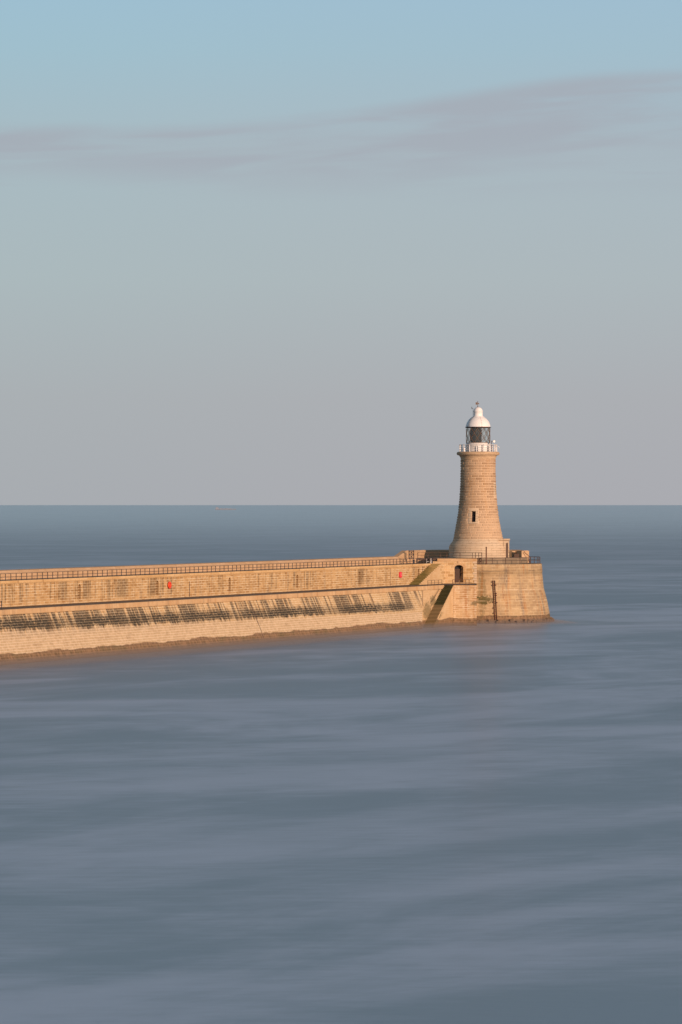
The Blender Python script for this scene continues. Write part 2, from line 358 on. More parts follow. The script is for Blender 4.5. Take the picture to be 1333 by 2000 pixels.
# ================================================================ PIER
pier=thing('pier','long sandstone pier with a stained battered lower wall and a walkway along its harbour side','pier',W(-80,0,0))
niche_px=[155.7,308,449,581,703,818]
nich=[(u_at(p,0),.78,ZW+.42,ZW+2.32,.39,.34) for p in niche_px]
nich+=[(u_at(155.7,0)-23*k,.78,ZW+.42,ZW+2.32,.39,.34) for k in (1,2,3,4)]
b=MB(); arched_wall(b,lambda s,d,z:W(s,-d,z),UL,-3.0,ZW,8.88,nich)
b.build('upper_wall',M['upper'],pier)
for (c,w,zb,zt,r,d) in nich[:6]:
    for k in range(5):
        rb=MB(); z=zb+.22+k*.33; rb.tube([W(c-.3,-.12,z),W(c+.3,-.12,z)],.022,6); rb.build('niche_rung',M['rust2'],pier)
b=MB()
def strip(mb,u0,u1,pts,step=6.,closed=False,uoff=0):
    n=max(1,int((u1-u0)/step)); L=[0]
    for (v0,z0),(v1,z1) in zip(pts,pts[1:]): L.append(L[-1]+math.hypot(v1-v0,z1-z0))
    for i in range(n):
        a=u0+(u1-u0)*i/n; c=u0+(u1-u0)*(i+1)/n
        for k in range(len(pts)-1):
            (v0,z0),(v1,z1)=pts[k],pts[k+1]
            t0,t1=(z0,z1) if abs(z1-z0)>.3*abs(v1-v0) else (v0,v1)
            mb.face([W(a,v0,z0),W(c,v0,z0),W(c,v1,z1),W(a,v1,z1)],[(a,t0),(c,t0),(c,t1),(a,t1)])
    if len(pts)>2:
        for u in (u0,u1): mb.face([W(u,v,z) for v,z in pts])
# upper coping: separate long stones with rusty open joints
cb=MB(); u=UL; jpx=[34,83,450,583.5,652,674,805]; cuts=sorted([u_at(p,0) for p in jpx]+[u_at(34,0)-7*k for k in range(1,14)]); cuts=[c for c in cuts if c>UL]+[-3.2]
for c in cuts:
    strip(cb,u,c-.10,[(.0,8.883),(.10,8.885),(.12,8.92),(.12,9.20),(.09,ZC),(-.70,ZC)]); u=c+.10
cb.build('upper_coping',M['coping'],pier)
for c in cuts[:-1]:
    jb=MB(); strip(jb,c-.10,c+.10,[(0.,8.89),(.03,8.89),(.03,9.2),(-.7,9.2)]); jb.build('coping_joint',M['rust'],pier)
b=MB(); strip(b,UL,8.0,[(-.7,9.14),(-6.5,9.14)]); b.build('deck',M['deck'],pier)
# seaward parapet
b=MB(); strip(b,UL,-1.7,[(-6.5,9.1),(-6.5,9.86),(-6.78,10.22),(-7.5,10.30),(-7.7,10.1),(-7.7,6.0),(-9.5,-1.2)]); b.build('parapet',M['parapet'],pier)
# lower walkway + edge stones
b=MB(); strip(b,UL,-14.56,[(0.02,ZW),(5.0,ZW)]); b.build('lower_walkway',M['walk'],pier)
b=MB(); strip(b,UL,-14.60,[(5.5,5.553),(5.60,5.556),(5.62,5.60),(5.62,6.10),(5.57,6.17),(4.95,6.17)])
b.build('walkway_edge_stones',M['coping2'],pier)
# battered lower wall
b=MB(); BT=.43; zs=[5.55,4.6,3.6,2.6,1.6,.6,-.0,-1.2]
def vz(z): return 5.5+BT*(5.55-z)
def uend(z): return -23.9-6.3*(5.55-z)/5.55
n=42
for i in range(n):
    for za,zb in zip(zs,zs[1:]):
        f0,f1=i/n,(i+1)/n
        g=lambda f,z:UL+(uend(z)-UL)*f
        P=[(g(f0,zb),zb),(g(f1,zb),zb),(g(f1,za),za),(g(f0,za),za)]
        b.face([W(u_,vz(z_),z_) for u_,z_ in P],P)
for za,zb in zip(zs,zs[1:]):
    b.face([W(uend(za),vz(za),za),W(uend(zb),vz(zb),zb),W(uend(zb)-.3,5.4,zb),W(uend(za)-.3,5.4,za)])
b.build('battered_wall',M['lower'],pier)
# thin expansion joint down the battered wall and the upper wall
def joint(mb,px,v,zt,zb_,lean=True,w=.10,d=.03):
    u0=u_at(px,v); N=14; prev=None
    for k in range(N+1):
        z=zt+(zb_-zt)*k/N; vv=(vz(z) if lean else v)+d; uu=u0+random.uniform(-.06,.06)
        ww=w*random.uniform(.5,1.2)/2
        cur=(W(uu-ww,vv,z),W(uu+ww,vv,z),W(uu+ww,vv-.1,z),W(uu-ww,vv-.1,z))
        if prev:
            for e in range(4): mb.face([prev[e],prev[(e+1)%4],cur[(e+1)%4],cur[e]])
        prev=cur
b=MB(); joint(b,487,5.5,5.5,.6,True,.22,.012); b.build('expansion_joint',M['rust2'],pier)
b=MB(); joint(b,370.5,0,8.2,6.2,False,.22,.012); b.build('expansion_joint',M['rust2'],pier)
b=MB(); joint(b,763,0,8.6,6.2,False,.12,.012); b.build('expansion_joint',M['rust2'],pier)
b=MB(); u_=u_at(825.3,5.5)+.2; b.box(W(u_,5.485,4.4),(.14,.03,2.3),math.atan2(DU[1],DU[0])); b.build('expansion_joint',M['rust2'],pier)
# inner wall behind the lower stairs
b=MB()
for a in range(5):
    u0=-32+a*3.49; u1=u0+3.49
    b.face([W(u0,5.48,-1.2),W(u1,5.48,-1.2),W(u1,5.48,5.56),W(u0,5.48,5.56)],[(u0,-1.2),(u1,-1.2),(u1,5.56),(u0,5.56)])
b.build('stair_side_wall',M['stair_stone'],pier)
# underwater/hidden core side (seaward) end cap
b=MB(); b.face([W(UL,-9.5,-1.2),W(UL,8.3,-1.2),W(UL,5.5,5.55),W(UL,0,ZW),W(UL,0,9.1),W(UL,-7.7,9.1)]); b.build('shore_end_face',M['lower'],pier)

# ================================================================ STAIRS
def stairs(name,label,u0,z0,u1,z1,v0,v1,n,mr,mn,zbase):
    """u0,z0 top ; u1,z1 bottom (towards the shore)"""
    t=thing(name,label,'staircase',W(u1,(v0+v1)/2,z1))
    sb=MB(); nb=MB(); sd=MB(); du=(u1-u0)/n; dz=(z1-z0)/n
    for k in range(n):
        ua=u0+du*k; zt=z0+dz*k; ub=ua+du; zb=zt+dz
        # riser below top edge at ua
        g=[W(ua,v0,zb),W(ua,v1,zb),W(ua,v1,zt-.06),W(ua,v0,zt-.06)]
        sb.face(g,[(0,zb),(1,zb),(1,zt),(0,zt)])
        # nosing slab
        a,bb=ua-.10,ua+abs(du)*0.9
        nb.hexa([W(a,v0,zt-.06),W(a,v1,zt-.06),W(bb,v1,zt-.06),W(bb,v0,zt-.06)],[W(a,v0,zt),W(a,v1,zt),W(bb,v1,zt),W(bb,v0,zt)])
        # outer side
        vo=v1+.006
        sd.face([W(ub,vo,zbase),W(ua,vo,zbase),W(ua,vo,zb+.0),W(ub,vo,zb)],[(ub,zbase),(ua,zbase),(ua,zb),(ub,zb)])
        sb.face([W(ub,v0,zb-.02),W(ub,v1,zb-.02),W(ua,v1,zb-.02),W(ua,v0,zb-.02)])
        sd.hexa([W(ub-.04,v1+.006,zb-.25),W(ua-.04,v1+.006,zb-.25),W(ua-.04,v1+.05,zb-.25),W(ub-.04,v1+.05,zb-.25)],
                [W(ub-.04,v1+.006,zb+.012),W(ua-.04,v1+.006,zb+.012),W(ua-.04,v1+.05,zb+.012),W(ub-.04,v1+.05,zb+.012)])
    sb.build('risers',mr,t); nb.build('treads',mn,t); sd.build('side_wall',M['stair_stone'],t); return t
su=stairs('stone_staircase','mossy stone stairs climbing from the lower walkway to the pier deck beside the arched door',-5.7,ZC-.06,-15.3,ZW,.03,1.62,15,M['step_up'],M['nose_up'],ZW-.02)
# solid landing at the head of the upper stairs
b=MB()
b.hexa([W(-5.68,.02,ZW-.02),W(-5.68,1.62,ZW-.02),W(-3.0,1.62,ZW-.02),W(1.0,-.5,ZW-.02)],[W(-5.68,.02,9.20),W(-5.68,1.62,9.20),W(-3.0,1.62,9.20),W(1.0,-.5,9.20)])
b.build('top_landing',M['door_wall'],su)
sl=stairs('stone_staircase','weedy stone stairs, shade painted dark on the upper steps, descending from the lower walkway into the sea',-14.62,ZW-.03,-24.6,-.6,5.50,7.05,34,M['step_lo'],M['nose_lo'],-1.2)

# handrails on the walls beside both flights
def handrail(label,pts,r=.035,nm='handrail'):
    t=thing(nm,label,'handrail',pts[0]); b=MB(); b.tube(pts,r,8); b.build('rail',M['rust2'],t)
    for p in (pts[0],pts[len(pts)//2],pts[-1]):
        bb=MB(); bb.tube([p,(p[0]-DN[0]*.12,p[1]-DN[1]*.12,p[2]-.06)],.03,6); bb.build('bracket',M['rust2'],t)
ua,ub=u_at(836,0),u_at(798+27,0)
handrail('dark handrail fixed to the upper pier wall left of the mossy upper stairs',[W(u_at(836.5,0),.14,9.0),W(u_at(831,0),.14,8.15),W(u_at(825.5,0),.14,7.2)])
handrail('thin handrail on the mossy side wall of the lower stairs going down to the sea',[W(-17.0,5.72,5.6),W(-18.6,5.72,4.7),W(-20.2,5.72,3.8)])

# ================================================================ PIER HEAD
head=thing('round_bastion','round battered sandstone pier head carrying the lighthouse, dark with weed at the waterline','bastion',(TX,TY,0))
b=MB(); prof=[(11.85,-1.2),(11.5,0),(11.2,1.4),(10.88,3.16),(10.55,4.4),(10.3,5.26),(10.15,6.8),(10.06,7.72),(10.12,7.73),(10.0,9.07)]
b.lathe(prof,TX,TY,n=96,ur=10.5); b.build('round_wall',M['head'],head)
b=MB(); b.lathe([(10.0,9.07),(9.6,9.09),(.0,9.09)],TX,TY,n=64,smooth=False); b.build('head_paving',M['deck'],head)
# ragged plinth stones at the waterline
for i in range(60):
    b=MB(); a=R_(-128+ i*2.4)+random.uniform(-.01,.01); r=11.48+random.uniform(0,.16); h=random.uniform(.15,.62); w=random.uniform(.3,.7)
    b.box((TX+r*math.cos(a),TY+r*math.sin(a),h/2-.3),(.7,w,h+.6),a+random.uniform(-.1,.1))
    b.build('base_stone',M['head'],head)
# landing block under the door
LB=[W(-14.58,5.5,0),W(-14.58,7.06,0),(X_at(931.6,580.7),580.7,0),(X_at(931.6,595.5),595.5,0),W(-1.2,0.02,0),W(-14.58,0.02,0)]
b=MB()
L=0
for i in (1,2):
    p,q=LB[i],LB[i+1]
    b.face([(p[0],p[1],-1.2),(q[0],q[1],-1.2),(q[0],q[1],ZW),(p[0],p[1],ZW)],[(p[0],-1.2),(q[0] if i==1 else q[0]+9,-1.2),(q[0] if i==1 else q[0]+9,ZW),(p[0],ZW)])
b.build('landing_wall',M['block'],head)
b=MB(); b.face([(p[0],p[1],ZW) for p in LB]); b.build('landing_floor',M['walk'],head)
# narrow vertical pipe step seen on the landing wall
# door house
DX0,DX1,DY=X_at(866,593.6),X_at(931.6,593.6),593.6
dc=(X_at(896.8,DY)); dw=17.0/F*DY
b=MB(); arched_wall(b,lambda s,d,z:(s,DY+d,z),DX0-2.2,DX1,ZW,9.56,[(dc,dw,ZW+.12,ZW+2.85,.42,.85)])
b.face([(DX1,DY,ZW),(DX1,TY,ZW),(DX1,TY,9.56),(DX1,DY,9.56)])
b.build('door_wall',M['door_wall'],head)
b=MB(); x0,x1=DX0-.9,DX1+.06
b.hexa([(x0,DY-.08,9.56),(x1,DY-.08,9.56),(x1,DY+6.5,9.56),(x0,DY+6.5,9.56)],[(x0,DY-.08,9.99),(x1,DY-.08,9.99),(x1,DY+6.5,9.99),(x0,DY+6.5,9.99)])
b.build('door_wall_coping',M['coping2'],head)
# voussoirs and keystone, quoins
zc=ZW+2.85-.42
for k in range(9):
    b=MB(); a0=math.pi*(k+.06)/9; a1=math.pi*(k+.94)/9; ri,ro=1.03,1.62
    def e(a,r): return (dc-dw/2*math.cos(a)*(1 if r==1 else (dw/2+.42)/(dw/2)), zc+(.42 if r==1 else .42+.36)*math.sin(a))
    (xa,za),(xb,zb)=e(a0,1),e(a1,1); (xc,z_c),(xd,zd)=e(a1,2),e(a0,2)
    if k==4: z_c=zd=9.555; 
    dp=.05 if k!=4 else .12
    bo=[(xa,DY,za),(xb,DY,zb),(xc,DY,z_c),(xd,DY,zd)]; to=[(x,DY-dp,z) for x,_,z in bo]
    b.hexa(bo,to); b.build('keystone' if k==4 else 'arch_stone',M['coping2'],head)
for k in range(8):
    b=MB(); w=.62 if k%2 else .42; z=ZW+.05+k*.43
    b.box((DX1-w/2+.02,DY-.005,z+.2),(w,.10,.39)); b.build('quoin',M['plinth'],head)
d_=MB(); d_.box((dc-.08,DY+.80,ZW+1.13),(dw*.96,.06,2.0)); dr=d_.build('door',M['door'],head)
d2=MB(); d2.box((dc,DY+.77,ZW+2.18),(dw*.98,.1,.1)); 
for s in (-1,1): d2.box((dc+s*dw*.46,DY+.77,ZW+1.15),(.08,.12,2.0))
d2.build('frame',M['rust2'],dr)
d3=MB(); d3.box((dc,DY+.825,ZW+2.5),(dw*.98,.02,.62)); d3.build('fanlight',M['dark'],head)
# raised tower terrace
b=MB(); b.lathe([(7.62,9.0),(7.60,9.99),(7.55,10.02),(0,10.02)],TX,TY,n=72,smooth=False); b.build('tower_terrace',M['deck'],head)
# curved seaward parapet : ramp, straight, arc
b=MB()
def sec(fr,zt,th=1.05):   # fr: function offset->(x,y) ; returns loop (inner bottom, inner top, outer top, outer bottom)
    return [(*fr(0),9.05),(*fr(0.04),zt-.22),(*fr(.22),zt),(*fr(th),zt),(*fr(th),9.05)]
secs=[]
def lin(u): return lambda o:W(u,-6.5-o,0)[:2]
for u,z in ((-1.75,10.24),(1.2,10.95),(2.0,11.14),(5.0,11.14),(8.63,11.14)): secs.append(sec(lin(u),z))
a0=math.atan2(-DN[1],-DN[0]); a1=R_(38)
for k in range(1,25):
    a=a0+(a1-a0)*k/24; secs.append(sec(lambda o,a=a:(TX+(9.28+o)*math.cos(a),TY+(9.28+o)*math.sin(a)),11.14 if k<23 else 11.05))
Lc=0
for A,B in zip(secs,secs[1:]):
    dl=math.dist(A[0][:2],B[0][:2])
    for k in range(4):
        b.face([A[k],B[k],B[k+1],A[k+1]],[(Lc,A[k][2]),(Lc+dl,B[k][2]),(Lc+dl,B[k+1][2]+(.3 if k>0 else 0)),(Lc,A[k+1][2]+(.3 if k>0 else 0))])
    Lc+=dl
b.face(secs[0]); b.face(secs[-1])
# end pier and inner buttress blocks
for a,r,w,h,dpt in ((R_(36),9.0,1.3,1.95,1.5),(R_(50),8.9,.5,1.9,.8),):
    b.box((TX+r*math.cos(a),TY+r*math.sin(a),9.06+h/2),(dpt,w,h),a)
b.build('sea_parapet',M['parapet'],head)
b=MB(); b.box((TX+6.2,TY+3.5,10.02+.27),(.75,.6,.54)); b.build('stone_bollard_base',M['rust2'],head)

# ================================================================ LIGHTHOUSE
lh=thing('lighthouse','tall tapering sandstone lighthouse with a white domed lantern, on the round pier head','lighthouse',(TX,TY,10.02))
ZB=10.02
b=MB(); b.lathe([(4.66,ZB),(4.66,ZB+.16),(4.59,ZB+.18),(4.59,11.62),(4.55,11.78),(4.38,12.12),(4.12,12.45),(3.97,12.66),(3.97,12.78),(3.88,12.95)],TX,TY,n=96); b.build('plinth',M['plinth'],lh)
SH=[(12.93,3.84),(13.9,3.65),(14.89,3.47),(15.6,3.33),(16.42,3.19),(17.3,3.07),(18.28,2.96),(19.1,2.89),(20.02,2.83),(21.56,2.75),(23.61,2.70),(25.42,2.685)]
def Rz(z):
    for (z0,r0),(z1,r1) in zip(SH,SH[1:]):
        if z<=z1: return r0+(r1-r0)*(z-z0)/(z1-z0)
    return SH[-1][1]
wins=[(-90-15.5,.36,15.62,17.28),(-90+73,.30,19.9,21.5),(180-60,.3,20,21.5)]
hz=[]; 
za=sorted(set([12.93+(25.44-12.93)*k/46 for k in range(47)]+[z for w in wins for z in w[2:]]))
an=sorted(set([round(-180+k*5,3) for k in range(72)]+[round(((w[0]+s*math.degrees(w[1]/Rz(w[2]))+180)%360)-180,3) for w in wins for s in (-1,1)]))
def pol(a,r,z): return (TX+r*math.cos(R_(a)),TY+r*math.sin(R_(a)),z)
def inwin(a,z,pad=0,padz=0):
    for (wa,hw,z0,z1) in wins:
        d=(a-wa+180)%360-180
        if abs(d)*math.pi/180*Rz(z)<hw+pad and z0-padz<z<z1+padz: return True
    return False
b=MB()
for i in range(len(an)):
    a,a2=an[i],(an[i+1] if i+1<len(an) else an[0]+360)
    for z0,z1 in zip(za,za[1:]):
        if inwin((a+a2)/2,(z0+z1)/2): continue
        b.face([pol(a,Rz(z0),z0),pol(a2,Rz(z0),z0),pol(a2,Rz(z1),z1),pol(a,Rz(z1),z1)],smooth=True)
b.build('shaft',M['mortar'],lh)
b=MB(); nc=31; ch=(25.40-12.95)/nc
for i in range(nc):
    z0=12.95+i*ch; z1=z0+ch; R=Rz((z0+z1)/2); nb_=int(round(2*math.pi*R/1.06)); off=.5*(i%2)+random.uniform(-.08,.08)
    for j in range(nb_):
        s0=360*(j+off)/nb_; s1=360*(j+1+off)/nb_; am=(s0+s1)/2
        if any(inwin(s0+(s1-s0)*q,zz,.42,.30) for q in (0,.2,.35,.5,.65,.8,1) for zz in (z0+.05,(z0+z1)/2,z1-.05)):
            # trim to the part outside the surround
            segs=[];st=None;N=12
            for q in range(N+1):
                a=s0+(s1-s0)*q/N
                ok=not any(inwin(a,zz,.42,.30) for zz in (z0+.05,(z0+z1)/2,z1-.05))
                if ok and st is None: st=a
                if (not ok or q==N) and st is not None:
                    en=a if ok else a-(s1-s0)/N
                    if en-st>(s1-s0)*.2: segs.append((st,en))
                    st=None
        else: segs=[(s0,s1)]
        for (p,q) in segs:
            g=math.degrees(.042/R); p+=g; q-=g; zz0,zz1=z0+.04,z1-.04
            ins=math.degrees(.035/R); hgt=.075+random.uniform(-.025,.025); m=3
            A=[p+(q-p)*k/m for k in range(m+1)]; Bn=[p+ins+(q-p-2*ins)*k/m for k in range(m+1)]
            ri=[pol(a,Rz(zz0)-.01,zz0) for a in A]; ti=[pol(a,Rz(zz1)-.01,zz1) for a in A]
            ro=[pol(a,Rz(zz0+.03)+hgt,zz0+.03) for a in Bn]; to=[pol(a,Rz(zz1-.03)+hgt,zz1-.03) for a in Bn]
            for k in range(m):
                b.face([ro[k],ro[k+1],to[k+1],to[k]]); b.face([ri[k],ri[k+1],ro[k+1],ro[k]]); b.face([to[k],to[k+1],ti[k+1],ti[k]])
            b.face([ri[0],ro[0],to[0],ti[0]]); b.face([ro[-1],ri[-1],ti[-1],to[-1]])
b.build('rusticated_blocks',M['blocks'],lh)
for (wa,hw,z0,z1) in wins:
    g=MB(); rm=Rz(z0)
    def q(s,dep,z): # local frame of the window
        a=wa+math.degrees(s/Rz(z)); return pol(a,Rz(z)+dep,z)
    N=4
    o=.04
    # proud smooth surround ring
    def ring(s0,s1,za_,zb_):
        for k in range(N):
            t0=s0+(s1-s0)*k/N; t1=s0+(s1-s0)*(k+1)/N
            g.hexa([q(t0,0,za_),q(t1,0,za_),q(t1,o,za_),q(t0,o,za_)],[q(t0,0,zb_),q(t1,0,zb_),q(t1,o,zb_),q(t0,o,zb_)])
    ring(-hw-.38,-hw,z0,z1); ring(hw,hw+.38,z0,z1); ring(-hw-.38,hw+.38,z0-.27,z0-.004); ring(-hw-.38,hw+.38,z1+.004,z1+.27)
    w=g.build('window',M['plinth'],lh)
    g=MB(); D=-.42
    for s in (-hw,hw): g.face([q(s,o,z0),q(s,D,z0),q(s,D,z1),q(s,o,z1)])
    g.face([q(-hw,o,z0),q(hw,o,z0),q(hw,D,z0),q(-hw,D,z0)]); g.face([q(-hw,o,z1),q(-hw,D,z1),q(hw,D,z1),q(hw,o,z1)])
    g.build('reveal',M['plinth'],w)
    g=MB(); g.face([q(-hw,D+.01,z0),q(hw,D+.01,z0),q(hw,D+.01,z1),q(-hw,D+.01,z1)]); g.build('pane',M['dark'],w)
    g=MB()
    for s in (-hw+.03,.02,hw-.03): g.tube([q(s,D+.05,z0),q(s,D+.05,z1)],.035,6)
    for z in (z0+.03,(z0+z1)/2,z1-.03): g.tube([q(-hw,D+.05,z),q(hw,D+.05,z)],.03,6)
    g.build('frame',M['rust2'],w)
# cornice
prof=[(2.685,25.40),(2.76,25.42),(2.76,25.54),(2.74,25.56),(2.80,25.75),(2.92,25.96),(3.0,26.02),(3.0,26.08)]
prof+=[(3.13+.25*math.sin(R_(a)),26.36-.27*math.cos(R_(a))) for a in range(0,181,20)]+[(3.0,26.64),(1.7,26.66)]
b=MB(); b.lathe(prof,TX,TY,n=96); b.build('gallery_cornice',M['collar'],lh)
# porch on the seaward-right side
b=MB(); px0,px1,py0,py1=TX+2.6,TX+4.76,TY-2.35,TY+1.2
def wallrect(x0,x1,y0,y1,z0,z1): b.hexa([(x0,y0,z0),(x1,y0,z0),(x1,y1,z0),(x0,y1,z0)],[(x0,y0,z1),(x1,y0,z1),(x1,y1,z1),(x0,y1,z1)])
wallrect(px0,px1,py0,py1,ZB,12.70)
wallrect(px1-.86,px1-.50,py0-.06,py0,ZB,12.42); wallrect(px1-.16,px1+.03,py0-.06,py0,ZB,12.42); wallrect(px1-.86,px1+.03,py0-.06,py0,12.42,12.62)
porch=b.build('porch',M['plinth'],lh)
b=MB(); x0,x1,y0,y1=px0,px1+.14,py0-.25,py1+.15
b.hexa([(x0,y0+.1,12.70),(x1-.08,y0+.1,12.70),(x1-.08,y1,12.70),(x0,y1,12.70)],[(x0,y0,12.84),(x1,y0,12.84),(x1,y1,12.84),(x0,y1,12.84)])
b.hexa([(x0,y0,12.843),(x1,y0,12.843),(x1,y1,12.843),(x0,y1,12.843)],[(x0,y0,12.98),(x1,y0,12.98),(x1,y1,12.98),(x0,y1,12.98)])
b.build('roof_slab',M['plinth'],porch)
b=MB(); b.box((px1-.33,py0-.012,ZB+1.15),(.33,.02,2.3)); b.build('side_panel',M['rust2'],porch)
# lantern
b=MB(); b.lathe([(1.86,26.6),(1.86,27.90),(1.93,27.93),(1.93,28.02),(1.75,28.02)],TX,TY,n=64); b.build('lantern_base',M['white'],lh)
b=MB(); b.lathe([(1.86,28.02),(1.86,30.46)],TX,TY,n=64)
b.build('lantern_glazing',M['glass'],lh)
b=MB(); NB=12; tw=R_(48)
for k in range(NB):
    for s in (-1,1):
        a0=2*math.pi*(k+.3)/NB
        b.tube([(TX+1.885*math.cos(a0+s*tw*q/10),TY+1.885*math.sin(a0+s*tw*q/10),28.02+2.44*q/10) for q in range(11)],.034,6)
for z in (28.05,30.44): b.tube([(TX+1.885*math.cos(a*math.pi/24),TY+1.885*math.sin(a*math.pi/24),z) for a in range(48)],.04,5,closed=True)
b.build('glazing_bars',M['bronze'],lh)
for a in (R_(-90-45),R_(-90+14),R_(-90+75),R_(20),R_(100)):
    b=MB(); b.tube([(TX+1.90*math.cos(a),TY+1.90*math.sin(a),28.0),(TX+1.90*math.cos(a),TY+1.90*math.sin(a),30.46)],.032,6); b.build('lantern_upright',M['rust2'],lh)
b=MB(); b.lathe([(.0,28.02),(.82,28.02),(.88,28.4),(.90,29.2),(.88,30.0),(.8,30.44),(0,30.45)],TX-.38,TY-.2,n=32); b.build('optic',M['dark'],lh)
b=MB(); b.lathe([(0,28.0),(1.86,28.0)],TX,TY,n=48); b.build('lantern_floor',M['rust2'],lh)
b=MB(); b.lathe([(1.80,30.46),(2.05,30.46),(2.06,30.50),(2.04,30.54),(1.90,30.56)],TX,TY,n=64); b.build('eave_gutter',M['iron'],lh)
b=MB(); b.lathe([(1.93,30.56),(1.90,30.8),(1.85,31.0),(1.74,31.26),(1.60,31.5),(1.42,31.74),(1.22,31.92),(1.0,32.08),(.86,32.16),(.86,32.22),(.76,32.24)],TX,TY,n=64)
dome=b.build('dome',M['white'],lh)
b=MB()
for az in (-90-58,-90-48,-90+16,30,80,130,170):
    for k in range(9):
        t=k/8.; r,z=[(1.93,30.6),(1.90,30.8),(1.85,31.0),(1.74,31.26),(1.60,31.5),(1.42,31.74),(1.22,31.92),(1.0,32.08),(.95,32.1)][k]
        p=pol(az,r+.01,z); b.box(p,(.07,.07,.07),R_(az))
b.build('rivets',M['rust2'],dome)
b=MB(); b.lathe([(.76,32.20),(.72,32.26),(.71,32.95),(.77,32.98),(.77,33.05),(.70,33.1),(.66,33.25),(.57,33.42),(.42,33.57),(.22,33.66),(0,33.69)],TX,TY,n=48); b.build('ventilator_cap',M['white'],lh)
b=MB(); b.tube([(TX-.06,TY,33.6),(TX-.06,TY,34.62)],[.045]*2,6); b.lathe([(0,33.62),(.1,33.66),(.07,33.8),(0,33.82)],TX-.06,TY,n=12)
b.box((TX-.26,TY,34.24),(.26,.05,.36)); b.box((TX+.06,TY,34.22),(.2,.05,.16)); b.build('weather_vane',M['bronze'],lh)
b=MB(); b.tube([(TX-.80,TY-.1,32.3),(TX-.80,TY-.1,33.5)],.03,6); b.tube([(TX-.80,TY-.1,33.45),(TX-1.02,TY-.1,33.45)],.035,6)
b.tube([(TX-1.0,TY-.1,33.4),(TX-1.0,TY-.1,33.72)],.05,6); b.build('wind_sensor',M['iron'],lh)
# gallery rail
gr=MB()
for z in (27.0,27.35,27.72): gr.tube([(TX+2.92*math.cos(a*math.pi/36),TY+2.92*math.sin(a*math.pi/36),z) for a in range(72)],.028,5,closed=True)
grail=gr.build('gallery_rail',M['white'],lh)
for k in range(16):
    a=R_(-90-7+k*22.5); g=MB(); x,y=TX+2.92*math.cos(a),TY+2.92*math.sin(a)
    g.tube([(x,y,26.64),(x,y,27.80)],.075,8); g.tube([(x,y,26.64),(x,y,26.70)],.13,8); g.build('post',M['white'],grail)
for a,w,h,r in ((-90+4,.55,.95,2.35),(-90+24,.75,1.05,2.25),(-90-52,.35,.5,2.95),(-90+44,.3,.9,2.4)):
    p=pol(a,r,26.67+h/2); g=MB(); g.box(p,(.25,w,h),R_(a)); g.build('gallery_cabinet',M['white'],lh)
g=MB(); a=-90+50; p=pol(a,3.0,26.7); c=(TX+2.38,TY-2.0,28.24)
g.tube([(c[0]-.36,c[1],26.7),(c[0]-.36,c[1],28.35)],.05,6); g.tube([(c[0]-.36,c[1],28.2),(c[0],c[1],28.2)],.04,6)
g.build('lamp_bracket',M['rust2'],lh)
g=MB(); n=24
g.tube([(c[0]+.05,c[1]-.14,c[2]),(c[0]+.03,c[1]-.06,c[2]),(c[0],c[1]+.1,c[2])],[.19,.23,.12],20); g.build('round_lamp',M['white'],lh)
g=MB(); x=TX+3.06; g.tube([(x,TY-.6,27.5),(x+.2,TY-.6,27.42),(x+.26,TY-.6,27.2)],.04,6); g.build('gallery_hook',M['white'],lh)

# ================================================================ RAILINGS
def railing(label,pts,posts,h,mat,rails=(1.,.5),r=.028,rp=.036,group=None,cat='railing',nm='railing'):
    """pts: polyline at base ; posts: list of points"""
    t=thing(nm,label,cat,posts[0],group)
    for k,f in enumerate(rails):
        b=MB(); b.tube([(p[0],p[1],p[2]+h*f) for p in pts],r,6); b.build('top_rail' if k==0 else 'middle_rail',mat,t)
    for p in posts:
        b=MB(); b.tube([p,(p[0],p[1],p[2]+h+.02)],rp,8); b.tube([p,(p[0],p[1],p[2]+.04)],rp*2,8); b.build('post',mat,t)
    return t
t=thing('railing','long dark iron railing of thin posts along the edge of the pier deck','railing',W(-100,-.25,ZC))
for f,nmn in ((.84,'top_rail'),(.43,'middle_rail')):
    b=MB(); b.tube([W(UL+k*8.,-.25,ZC+f) for k in range(33)]+[W(-4.2,-.25,ZC+f)],.030,6); b.build(nmn,M['iron'],t)
pm=MB(); pm.tube([(0,0,0),(0,0,.86)],.042,8); pm.tube([(0,0,0),(0,0,.05)],.08,8)
first=pm.build('post',M['iron'],t); me=first.data
uL=u_at(2,0); us=[uL+.3+1.425*k for k in range(200) if uL+.3+1.425*k<-4.3]
def place(o,u):
    o.parent=t; o.matrix_parent_inverse.identity(); p=W(u,-.25,ZC); o.location=Vector(p)-t.location
place(first,us[0])
for u in us[1:100]:
    o=first.copy(); C.objects.link(o); place(o,u)
b=MB()
for u in us[100:]+[uL+.3-1.425*k for k in range(1,70) if uL+.3-1.425*k>UL]:
    b.tube([W(u,-.25,ZC),W(u,-.25,ZC+.86)],.042,6)
tag(b.build('posts',M['iron'],t),kind='stuff')

ZT=9.99
pts=[(X_at(p,DY+.35),DY+.35,ZT) for p in (816.5,836.5,860,873,899,923,929,935.5,941.5)]
railing('weathered railing on the ledge above the arched door in front of the lighthouse base',[pts[0],pts[-1]],pts,.92,M['rust2'],rails=(1.,.52,.06),r=.03,rp=.045)
